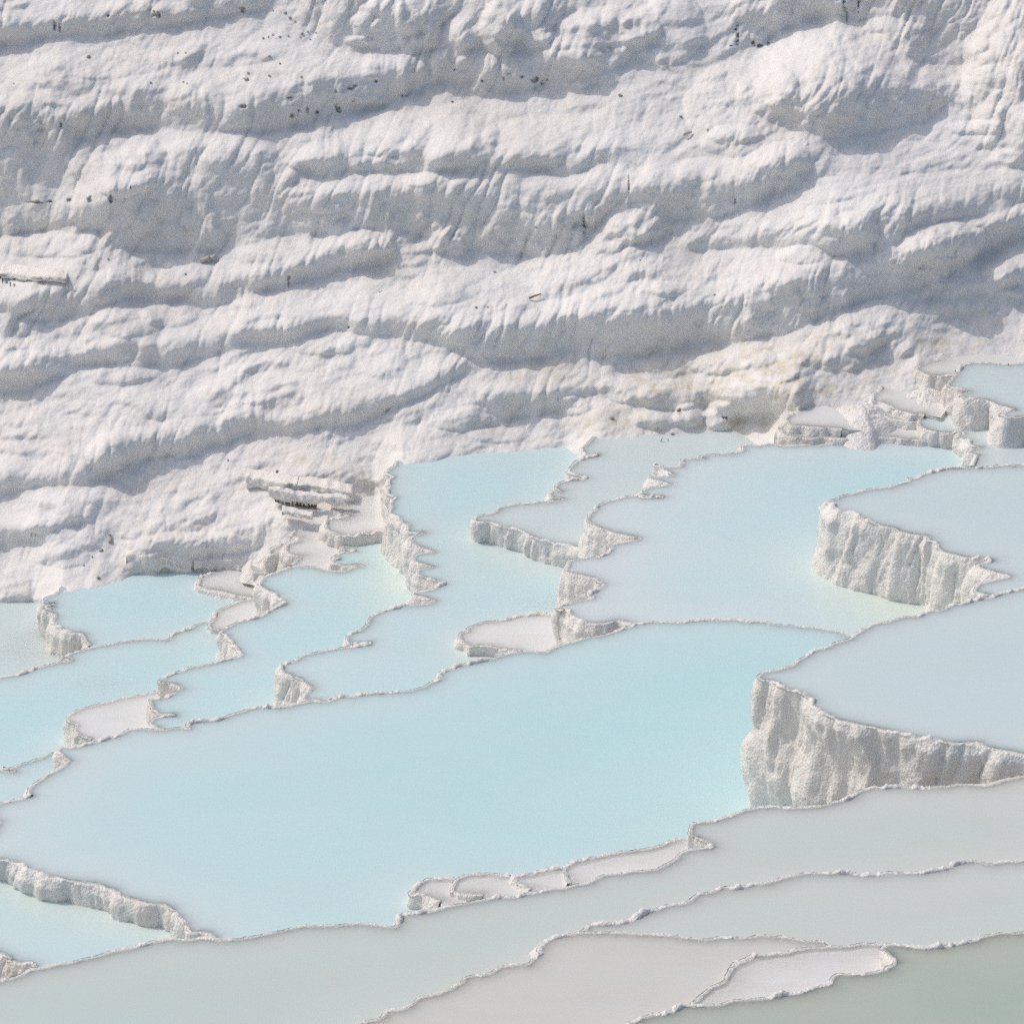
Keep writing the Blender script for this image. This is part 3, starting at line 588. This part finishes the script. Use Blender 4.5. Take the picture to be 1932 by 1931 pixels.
DS = 0.035
for key, p in P.items():
    z = p['z']; poly = []; p['edges'] = []
    for kind, pts in p['runs']:
        pts = np.array(pts, float)
        w = at_z(pts[:, 0], pts[:, 1], z)[:, :2]
        if kind == 'rim':
            w, s = resample(w, DS)
            w = smooth_open(w, 1)
            # small scallops of the lip
            nrm = np.gradient(w, axis=0); nrm = np.stack([nrm[:, 1], -nrm[:, 0]], -1); nrm /= np.linalg.norm(nrm, axis=1)[:, None] + 1e-9
            amp = 0.030 * vnoise(s / .20, s * 0 + z * 7.7, 3) + 0.022 * np.abs(vnoise(s / .09, s * 0 + z * 3.1, 4)) + 0.05 * vnoise(s / .7, s * 0 + z, 6)
            w = w + nrm * amp[:, None]
            p['rim'] = w
        p['edges'].append((kind, w)); poly.append(w)
    poly = np.concatenate(poly)
    area = 0.5 * np.sum(poly[:, 0] * np.roll(poly[:, 1], -1) - np.roll(poly[:, 0], -1) * poly[:, 1])
    p['poly'], p['ccw'] = poly, area > 0
RIMS = {k: p['rim'][::3] for k, p in P.items() if 'rim' in p}

def depth_profile(d, dmax):
    a = np.interp(d, [0, .03, .05, .08, .16, .30], [0, .01, .12, .24, .34, .40])
    return np.minimum(a, dmax * (0.35 + 0.65 * (1 - np.exp(-d / 0.5)))) + np.clip(dmax - .3, 0, None) * (1 - np.exp(-np.clip(d - .12, 0, None) / 1.1))

FOOT_TINT = [(1640, 1110, -.15, .95, 1.3, .5), (1725, 1150, -.15, .7, 1.2, .4), (740, 1090, -1.9, .5, 1.4, .5), (120, 1235, -3.3, .5, .8, .4), (250, 1710, -.3, 1.1, .9, .45), (60, 1680, -.3, .9, .8, .35), (900, 1225, -1.1, .6, .8, .4), (950, 1050, -1.1, .9, .9, .35)]  # yellow-green tint patches in the water at the wall feet
RIPPLES = [(1050, 1147, -1.1, .55), (640, 970, -1.75, .5), (700, 1205, -1.9, .4), (75, 1220, -3.3, .7), (190, 1290, -2.75, .4), (665, 955, -1.75, .5), (430, 1125, -2.85, .4)]
for key, p in P.items():
    z, poly = p['z'], p['poly']
    org = np.array([*poly.mean(0), z - p['drop']])
    root = empty('travertine_pool', org)
    tag(root, p['label'], 'pool', 'terraced travertine pools')
    # --- lip and wall
    if 'rim' in p:
        w = p['rim']; n = len(w)
        ws = smooth_open(w, 9)
        def normals(a):
            t = np.gradient(a, axis=0); t /= np.linalg.norm(t, axis=1)[:, None] + 1e-9
            nn = np.stack([t[:, 1], -t[:, 0]], -1)
            return nn if p['ccw'] else -nn
        nl = normals(smooth_open(w, 2)); nw = smooth_open(normals(ws), 6); nw /= np.linalg.norm(nw, axis=1)[:, None] + 1e-9
        s = np.r_[0, np.cumsum(np.linalg.norm(np.diff(w, axis=0), axis=1))]
        X, Y = w[:, 0], w[:, 1]
        sp = np.clip(vnoise(X * 2.3, Y * 2.3, 22) * 1.6, 0, 1)
        knob = np.clip(vnoise(X * 13, Y * 13, 21) + .25, 0, .7) * (0.016 + 0.034 * sp) + np.clip(vnoise(X * 27, Y * 27, 20), 0, 1) * 0.022
        top = np.maximum(-0.006 + knob * np.clip(sp * 1.5 + .25, 0, 1.2) * p['lip'], -.004)
        rows = [(-.10, -.42), (-.065, -.22), (-.048, -.10), (-.038, -.004), (-.032, .6), (-.015, 1.0), (.004, .9), (.016, .4)]
        V = []
        for o_, hz in rows:
            zz = z + (np.where(top > 0, hz * top, top - (1 - hz) * .006) if hz > 0 else hz)
            q = w + nl * (o_ * (1 + .7 * sp))[:, None] + nl * (0.010 * vnoise(X * 22, Y * 22 + o_ * 40, 23))[:, None]
            V.append(np.column_stack([q, np.broadcast_to(zz, n)]))
        drop = p['drop']
        hs = np.r_[0.0, np.cumsum(np.linspace(.028, .06, 200))]; hs = np.r_[hs[hs < drop], drop]
        u = np.clip(hs / max(drop, .5), 0, 1)
        blg = p['bulge']
        b1 = 0.5 + 0.5 * vnoise(s / 0.9, s * 0 + z * 3, 24); b2 = vnoise(s / .38, s * 0 + z * 5, 25)
        for h in hs:
            k = np.clip(h / min(1.2, drop * .75), 0, 1)
            prof = 0.012 + blg * (0.25 + 0.75 * b1) * (k ** 1.3) * (1 - 0.35 * np.clip((h - 1.0) / 1.2, 0, 1)) + 0.35 * blg * b2 * min(1, k * 1.6)
            hh = np.full(n, h)
            bend = .12 * np.sin(hh * 3 + X * 2)
            f1 = np.sqrt(np.abs(vnoise3((X + bend) * 2.9, Y * 2.9, hh * 0.45 + z, 26))); f2 = np.sqrt(np.abs(vnoise3((X + bend) * 8, Y * 8, hh * 0.8, 27)))
            c0 = vnoise3(X * 1.6, Y * 1.6, hh * 1.5 + z, 30); f3 = np.abs(vnoise3((X + bend) * 21, Y * 21, hh * 1.2, 34))
            c1 = vnoise3(X * 7, Y * 7, hh * 6, 28); c2 = vnoise3(X * 19, Y * 19, hh * 17, 29)
            fade = min(1, (h + .03) / .15)
            prof = .05 * fade + prof + fade * (0.15 * (f1 - .6) + 0.065 * (f2 - .6) + 0.09 * c0 * min(1, h * 2) + 0.03 * f3 + 0.020 * c1 + 0.014 * c2)
            prof = np.maximum(prof, .012)
            q = w * (1 - .8 * k) + ws * (.8 * k) + nw * prof[:, None]
            V.append(np.column_stack([q, z - hh]))
        V = np.stack(V, 0)
        R_, C_ = V.shape[:2]
        f = grid_faces(R_, C_)
        if p['ccw']: f = f[:, ::-1]
        mesh_obj('rim_wall', V.reshape(-1, 3), f, M_WALL, root, origin=org)
    if p['drop'] <= .75:
        for ei, (kind, w) in enumerate(p['edges']):
            if kind == 'hid' and len(w) > 1:
                w = np.concatenate([p['edges'][ei - 1][1][-1:], w, p['edges'][(ei + 1) % len(p['edges'])][1][:1]])
                q, s_ = resample(w, .06); n = len(q)
                V = np.stack([np.column_stack([q + .02 * vnoise(q[:, :1] * 9 + h * 7, q[:, 1:] * 9, 41), np.full(n, z - .012 - h)]) for h in (0, .08, .2, .35, .6)])
                mesh_obj('bank', V.reshape(-1, 3), grid_faces(5, n), M_WALL, root, origin=org)
    # --- water and bed
    ring = []
    for kind, w in p['edges']:
        if kind == 'rim':
            ring.append(w[::3])
        else:
            ring.append(resample(w, .35)[0] if len(w) > 1 else w)
    ring = np.concatenate(ring)
    keep = np.r_[True, np.linalg.norm(np.diff(ring, axis=0), axis=1) > .01]
    ring = ring[keep]
    if np.linalg.norm(ring[0] - ring[-1]) < .01: ring = ring[:-1]
    lo, hi = ring.min(0), ring.max(0)
    ar = (hi - lo).prod()
    step = .20 if ar > 12 else .12
    a, b = np.meshgrid(np.arange(lo[0], hi[0], step), np.arange(lo[1], hi[1], step))
    pts = np.column_stack([a.ravel(), b.ravel()]); pts += rng.uniform(-.2, .2, pts.shape) * step
    extra = []
    refs = [RIMS[key]] if key in RIMS else []
    for k2, r2 in RIMS.items():
        if k2 != key and P[k2]['z'] > z + .02:
            m = (r2[:, 0] > lo[0] - .5) & (r2[:, 0] < hi[0] + .5) & (r2[:, 1] > lo[1] - .5) & (r2[:, 1] < hi[1] + .5)
            if m.any(): refs.append(r2[m])
    own = refs[0] if refs else np.zeros((0, 2)); allr = np.concatenate(refs) if refs else own
    shore = [resample(w, .12)[0] for k, w in p['edges'] if k == 'shore']
    allr = np.concatenate([allr] + shore) if (len(allr) or shore) else allr
    if key in RIMS:
        w = p['rim'][::2]; t = np.gradient(smooth_open(w, 2), axis=0); t /= np.linalg.norm(t, axis=1)[:, None] + 1e-9
        nn = np.stack([-t[:, 1], t[:, 0]], -1) * (1 if p['ccw'] else -1)
        for off in (.035, .06, .09, .14, .22):
            e = w + nn * off; extra.append(e[dist_to(e, own) > off * .85])
    pts = np.concatenate([pts] + extra)
    pts = pts[inside(ring, pts)]
    pts = pts[dist_to(pts, ring) > .035]
    nb = len(ring)
    co = [Vector(c) for c in np.concatenate([ring, pts])]
    vs, es, fs, *_ = delaunay_2d_cdt(co, [(i, (i + 1) % nb) for i in range(nb)], [], 1, 1e-5)
    vs = np.array([(v.x, v.y) for v in vs]); fs = np.array([f for f in fs if len(f) == 3])
    A0 = vs[fs[:, 1]] - vs[fs[:, 0]]; A1 = vs[fs[:, 2]] - vs[fs[:, 0]]
    flip = (A0[:, 0] * A1[:, 1] - A0[:, 1] * A1[:, 0]) < 0
    fs[flip] = fs[flip][:, ::-1]
    d_own = dist_to(vs, own) if len(own) else np.full(len(vs), 9.0)
    d_all = dist_to(vs, allr) if len(allr) else np.full(len(vs), 9.0)
    sgx, lo_f, hi_f, gyk = p['grad']
    dm = np.full(len(vs), p['depth'])
    if sgx:
        uu = (vs[:, 0] - lo[0]) / (hi[0] - lo[0]); uu = uu if sgx > 0 else 1 - uu
        dm = dm * (lo_f + (1.15 - lo_f) * np.clip(uu, 0, 1) ** .8)
    dep = np.minimum(depth_profile(d_own, 1.0) * 1.0, 9)
    soft = dm * (0.25 + 0.75 * (1 - np.exp(-np.clip(d_all - .05, 0, None) / (1.25 if p['depth'] > .5 else .75))))
    dep = np.minimum(np.interp(d_own, [0, .03, .05, .08, .16, .30], [0, .01, .12, .24, .34, .40]), soft) + np.clip(soft - .4, 0, None) * np.clip((d_own - .2) / .4, 0, 1)
    rip = np.zeros(len(vs)); foot_tint = np.zeros(len(vs))
    for (sx_, sy_, sz_, ra, rb_, k_) in FOOT_TINT:
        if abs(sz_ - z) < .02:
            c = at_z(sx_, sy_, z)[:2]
            foot_tint += .6 * k_ * np.exp(-(((vs[:, 0] - c[0]) / ra) ** 2 + ((vs[:, 1] - c[1]) / rb_) ** 2))
    for (rx_, ry_, rz_, rr) in RIPPLES:
        if abs(rz_ - z) < .02:
            c = at_z(rx_, ry_, z)[:2]
            rip += 1.3 * np.exp(-(((vs[:, 0] - c[0]) / rr) ** 2 + ((vs[:, 1] - c[1]) / rr) ** 2))
    mesh_obj('water', np.column_stack([vs, np.full(len(vs), z)]), fs, p['water'], root, origin=org, attrs={'depth': dep, 'ripple': rip, 'foot_tint': foot_tint, 'cover': np.interp(d_own, [0, .03, .06, .12, .22, .5], [0, .02, .13, .27, .45, .9]) * min(1, .2 + p['depth'] / .3)})
    mesh_obj('bed', np.column_stack([vs, z - dep - .025]), fs, M_BED, root, origin=org)

# ------------------------------------------------------------------ rubble mounds between the upper steps
def mound(name, px, py, z, rx, ry, h, seed, label, mat=M_WALL):
    c = at_z(px, py, z)
    n, m = 46, 96
    r = np.linspace(0, 1, n)[:, None]; a = np.linspace(0, 2 * math.pi, m + 1)[None, :]
    wv = 1 + 0.22 * vnoise(np.cos(a) * 2 + 9, np.sin(a) * 2 + seed, seed)
    x = c[0] + rx * r * np.cos(a) * wv; y = c[1] + ry * r * np.sin(a) * wv
    zz = z - .12 + (h + .12) * (1 - r ** 1.4) + (0.06 * billow(x * 3, y * 3, seed) + 0.03 * billow(x * 9, y * 9, seed + 1) + 0.01 * vnoise(x * 24, y * 24, seed)) * np.clip((1.1 - r) * 2.5, 0, 1)
    o = mesh_obj(name, np.stack([x, y, zz + 0 * x], -1).reshape(-1, 3), grid_faces(n, m + 1), mat, origin=(c[0], c[1], z))
    tag(o, label, 'mound')
    return o
mound('sinter_mound', 1630, 796, -.06, .62, .85, .20, 7, 'glittering white rubble mound between the step basins and the centre pool')
mound('sinter_mound', 1748, 752, .12, .42, .6, .06, 12, 'white rubble slope spilling down below the uppermost blue pool')
mound('sinter_mound', 497, 1070, -2.6, .42, .6, .08, 15, 'rubbly white heap at the foot of the left step basins')

# ------------------------------------------------------------------ fallen crust slabs on the slope
def ENDS(r, n):
    """close both ends of a plate: quads between opposite rows"""
    out = []
    for i in range(r // 2 - 1):
        a, b, c, d = i, i + 1, r - 2 - i, r - 1 - i
        out += [(a * n, d * n, c * n, b * n), (a * n + n - 1, b * n + n - 1, c * n + n - 1, d * n + n - 1)]
    return np.array(out)
def slab(name, front, thick, back, label, seed, drop=None, fringe=None, lift=0.10, cat='slab'):
    """front: top edge in the picture (left to right); thick: height m; back: depth m; a broken plate with rough edge"""
    f = np.array(front, float); f, s = resample(f, 3.0)
    tt = hill_t(f[:, 0], f[:, 1] + 6) - lift
    tt = smooth_open(tt[:, None], 12)[:, 0]
    W = at_t(f[:, 0], f[:, 1], tt); n = len(W)
    org = W.mean(0) - np.array([0, 0, thick])
    root = empty(name, org); tag(root, label, cat, kind='thing')
    rows = []
    for k, (oy, oz) in enumerate([(back, .02), (.08, .012), (.01, 0.004), (-.012, -.08), (-.012, -.40), (-.03, -.46), (-.022, -.80), (.03, -1.0), (back * .7, -1.0)]):
        q = W.copy()
        q[:, 1] += oy + .02 * vnoise(s / 7 + 5 * k, s * 0 + seed, 31) + .03 * vnoise(s / 22, s * 0 + seed + k * .1, 32)
        q[:, 2] += (oz * thick * (1 + .3 * vnoise(s / 18, s * 0 + seed, 35)) if oz < 0 else oz) + .016 * vnoise(s / 11, s * 0 + seed + k * .3, 33)
        rows.append(q)
    V = np.stack(rows)
    mesh_obj('crust', V.reshape(-1, 3), np.concatenate([grid_faces(len(rows), n), ENDS(len(rows), n)]), M_SLAB, root, origin=org, smooth=False)
    if fringe:
        a, b, cnt, lmax = fringe
        hb = W.copy()
        for i in range(cnt):
            u = a + (b - a) * (i + random.random() * .7) / cnt
            j = int(u * (n - 1)); c = hb[j]; L = lmax * random.uniform(.35, 1); r0 = random.uniform(.012, .022)
            v = [(c[0] + r0 * math.cos(t) * sc, c[1] + .03 + r0 * math.sin(t) * sc, c[2] - thick + .03 - L * q) for q, sc in ((0, 1.3), (.5, .8), (1, .1)) for t in (0, 1.57, 3.14, 4.71)]
            fc = [(r * 4 + k, (r + 1) * 4 + k, (r + 1) * 4 + (k + 1) % 4, r * 4 + (k + 1) % 4) for r in range(2) for k in range(4)]
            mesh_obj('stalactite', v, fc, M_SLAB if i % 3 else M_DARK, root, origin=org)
        if drop:
            # dark sheet that paints in the shade of the hollow behind the fringe
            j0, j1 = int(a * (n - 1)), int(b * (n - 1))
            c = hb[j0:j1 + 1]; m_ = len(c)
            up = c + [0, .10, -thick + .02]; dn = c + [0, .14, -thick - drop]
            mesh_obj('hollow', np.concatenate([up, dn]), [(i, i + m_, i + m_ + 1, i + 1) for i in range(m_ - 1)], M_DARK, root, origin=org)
    return root
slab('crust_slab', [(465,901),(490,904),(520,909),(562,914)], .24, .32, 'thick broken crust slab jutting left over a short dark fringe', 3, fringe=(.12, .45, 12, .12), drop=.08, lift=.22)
slab('crust_slab', [(562,914),(590,917),(615,921),(640,925),(665,930)], .15, .3, 'cracked crust slab continuing the broken ledge towards the stepped wall', 6, lift=.20)
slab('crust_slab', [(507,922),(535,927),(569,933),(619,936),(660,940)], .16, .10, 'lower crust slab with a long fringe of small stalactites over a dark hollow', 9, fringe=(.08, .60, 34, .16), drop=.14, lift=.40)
slab('crust_slab', [(532,963),(555,968),(590,974)], .08, .14, 'thin pale slab lying under the stalactite fringe', 12, lift=.25)
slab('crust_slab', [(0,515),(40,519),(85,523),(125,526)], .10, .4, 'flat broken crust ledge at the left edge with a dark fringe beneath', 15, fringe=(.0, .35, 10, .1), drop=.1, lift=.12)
slab('crust_slab', [(238,1046),(270,1050),(312,1054),(362,1058)], .25, .25, 'layered beige crust bank standing at the back of the left pool', 18, lift=.05)
slab('crust_slab', [(366,1057),(400,1062),(440,1063),(472,1066)], .15, .12, 'lower beige crust bank next to the layered one behind the left pool', 21, lift=.05)

# ------------------------------------------------------------------ loose stones and sticks
def stone_mesh(seed):
    r = random.Random(seed); vs, n, m = [], 5, 8
    for i in range(n):
        th = math.pi * (i + .02) / (n - .96)
        for j in range(m):
            k = r.uniform(.72, 1.1); a = 2 * math.pi * j / m
            vs.append((math.sin(th) * math.cos(a) * k, math.sin(th) * math.sin(a) * k, math.cos(th) * k * .7))
    fs = [(i * m + j, (i + 1) * m + j, (i + 1) * m + (j + 1) % m, i * m + (j + 1) % m) for i in range(n - 1) for j in range(m)]
    return vs, fs
SM = []
for k in range(5):
    for mat in (M_STONE, M_PALE):
        me = bpy.data.meshes.new('stone'); v, f = stone_mesh(k * 7 + (mat is M_PALE)); me.from_pydata(v, [], f); me.materials.append(mat); me.update(); SM.append(me)
def stone(x, y, size, dark, label, group=None):
    t = float(hill_t(x, y)); p = at_t(np.array(x), np.array(y), np.array(t))
    r = .8 * size * PXM
    o = bpy.data.objects.new('stone', SM[random.randrange(5) * 2 + (0 if dark else 1)]); COL.objects.link(o)
    o.location = Vector(p) + Vector((0, -.3 * r, .25 * r)); o.scale = (r * random.uniform(.9, 1.3), r * random.uniform(.8, 1.1), r * random.uniform(.7, 1))
    o.rotation_euler = (random.uniform(-.4, .4), random.uniform(-.4, .4), random.uniform(0, 6))
    tag(o, label, 'stone', group, 'thing')
for x, y, sz, dk in [(496,72,4,0),(506,70,3,1),(514,66,3,0),(528,70,4,0),(544,68,3,1),(566,70,3,0),(570,64,4,1),(580,60,3,0),(538,24,4,1),(547,34,5,1),(515,20,3,0),(596,62,3,0),(556,40,3,0),(585,74,3,0)]:
    stone(x, y, sz, dk, 'small grey stone among the scatter below the upper cliff', 'stones below the upper cliff')
for x, y, sz, dk in [(508,143,5,0),(568,145,4,0),(465,150,7,0),(468,138,4,0),(284,156,3,1),(346,155,3,1),(353,158,3,0),(26,158,2,1),(335,100,3,0),(350,100,3,0),(508,106,4,0),(528,120,4,0)]:
    stone(x, y, sz, dk, 'small stone lying on the long upper left tread', 'stones on the upper left tread')
stone(167, 107, 5, 1, 'brown stone alone on the top left tread')
stone(1170, 180, 5, 1, 'reddish brown stone on the dusty shelf right of the overhang')
stone(1150, 90, 5, 1, 'brown stone at the end of the narrow top ledge'); stone(1138, 97, 4, 0, 'pale stone beside the brown one on the narrow top ledge')
stone(1257, 125, 5, 0, 'pale stone below the upper right lumps'); stone(853, 192, 4, 1, 'grey stone on the hump under the overhang'); stone(1284, 220, 4, 1, 'small stone beneath the big right dome')
for x, y, sz, dk in [(716,551,3,0),(720,549,2,1),(898,580,4,1),(920,579,2,1),(954,575,2,0),(933,513,4,0),(1207,490,2,1),(1348,556,3,1)]:
    stone(x, y, sz, dk, 'small stone on the broad middle tread', 'stones on the middle tread')
for x, y, sz, dk in [(207,1009,4,1),(210,1016,4,0),(209,1022,6,1),(191,1038,5,1),(174,1050,3,1),(186,1090,5,1),(158,1066,3,0),(523,889,4,1),(430,868,4,0),(350,517,3,1),(204,488,3,0)]:
    stone(x, y, sz, dk, 'brownish stone on the lower left part of the slope', 'stones on the lower left slope')
stone(1154, 789, 5, 1, 'brown stone in the gully above the shallow strip'); stone(1268, 818, 4, 1, 'small brown stone at the shore behind the centre pools'); stone(1335, 245, 4, 0, 'broken pale stone left of the big right dome')

def stick(x0, y0, x1, y1, r, label, mat=M_WOOD, z=None, rise=None, name='stick', cat='stick'):
    if z is None:
        a = at_t(np.array(x0), np.array(y0), hill_t(x0, y0) - .07); b = at_t(np.array(x1), np.array(y1), hill_t(x1, y1) - .07)
    else:
        a = at_z(np.array(float(x0)), np.array(float(y0)), z - .05); b = a + np.array([(x1 - x0) * .0085, 0, rise])
    d = (b - a) / np.linalg.norm(b - a); u = np.cross(d, [0, 0, 1.0] if abs(d[2]) < .9 else [1.0, 0, 0]); u /= np.linalg.norm(u); v = np.cross(d, u)
    vs = []
    for k in range(7):
        q = k / 6; c = a + (b - a) * q + u * r * .3 * math.sin(q * 5) + v * r * .2 * math.cos(q * 7)
        rr = r * (1 - .45 * q)
        for j in range(6): vs.append(c + rr * (u * math.cos(j * 1.047) + v * math.sin(j * 1.047)))
    fs = [(i * 6 + j, i * 6 + (j + 1) % 6, (i + 1) * 6 + (j + 1) % 6, (i + 1) * 6 + j) for i in range(6) for j in range(6)]
    fs += [tuple(range(5, -1, -1)), tuple(range(36, 42))]
    o = mesh_obj(name, vs, fs, mat, origin=a); tag(o, label, cat)
stick(998, 562, 1021, 554, .022, 'dry stick lying on the pale middle tread')
stick(1290, 253, 1305, 249, .03, 'pale broken stick left of the right dome', M_PALE)
stick(1244, 838, 1250, 830, .012, 'thin twig standing in the shallow water near the shore', z=-.75, rise=.12)
stick(1262, 836, 1260, 830, .010, 'shorter twig in the shallow water beside the first', z=-.75, rise=.08)
stick(1902, 694, 1902, 688, .012, 'lone short twig standing in the uppermost blue pool', z=.56, rise=.09)
def plank(x, y, w, label):
    t = float(hill_t(x, y)); c = at_t(np.array(float(x)), np.array(float(y)), np.array(t - .06))
    h = w * PXM / 2; v = []
    for dx in (-h, -h * .3, h * .4, h):
        for dy, dz in ((-.05, 0), (.05, .01), (.05, .06), (-.05, .05)):
            v.append((c[0] + dx, c[1] + dy + .01 * math.sin(dx * 30), c[2] + dz + dx * .18 + .006 * math.sin(dx * 50)))
    f = [(r * 4 + k, r * 4 + (k + 1) % 4, (r + 1) * 4 + (k + 1) % 4, (r + 1) * 4 + k) for r in range(3) for k in range(4)] + [(3, 2, 1, 0), (12, 13, 14, 15)]
    tag(mesh_obj('rock_fragment', v, f, M_PALE, origin=c), label, 'fragment')
plank(387, 492, 18, 'flat pale fragment lying in the shadow below the bulging wall'); plank(400, 489, 14, 'shorter pale fragment next to the flat one in the shadow')
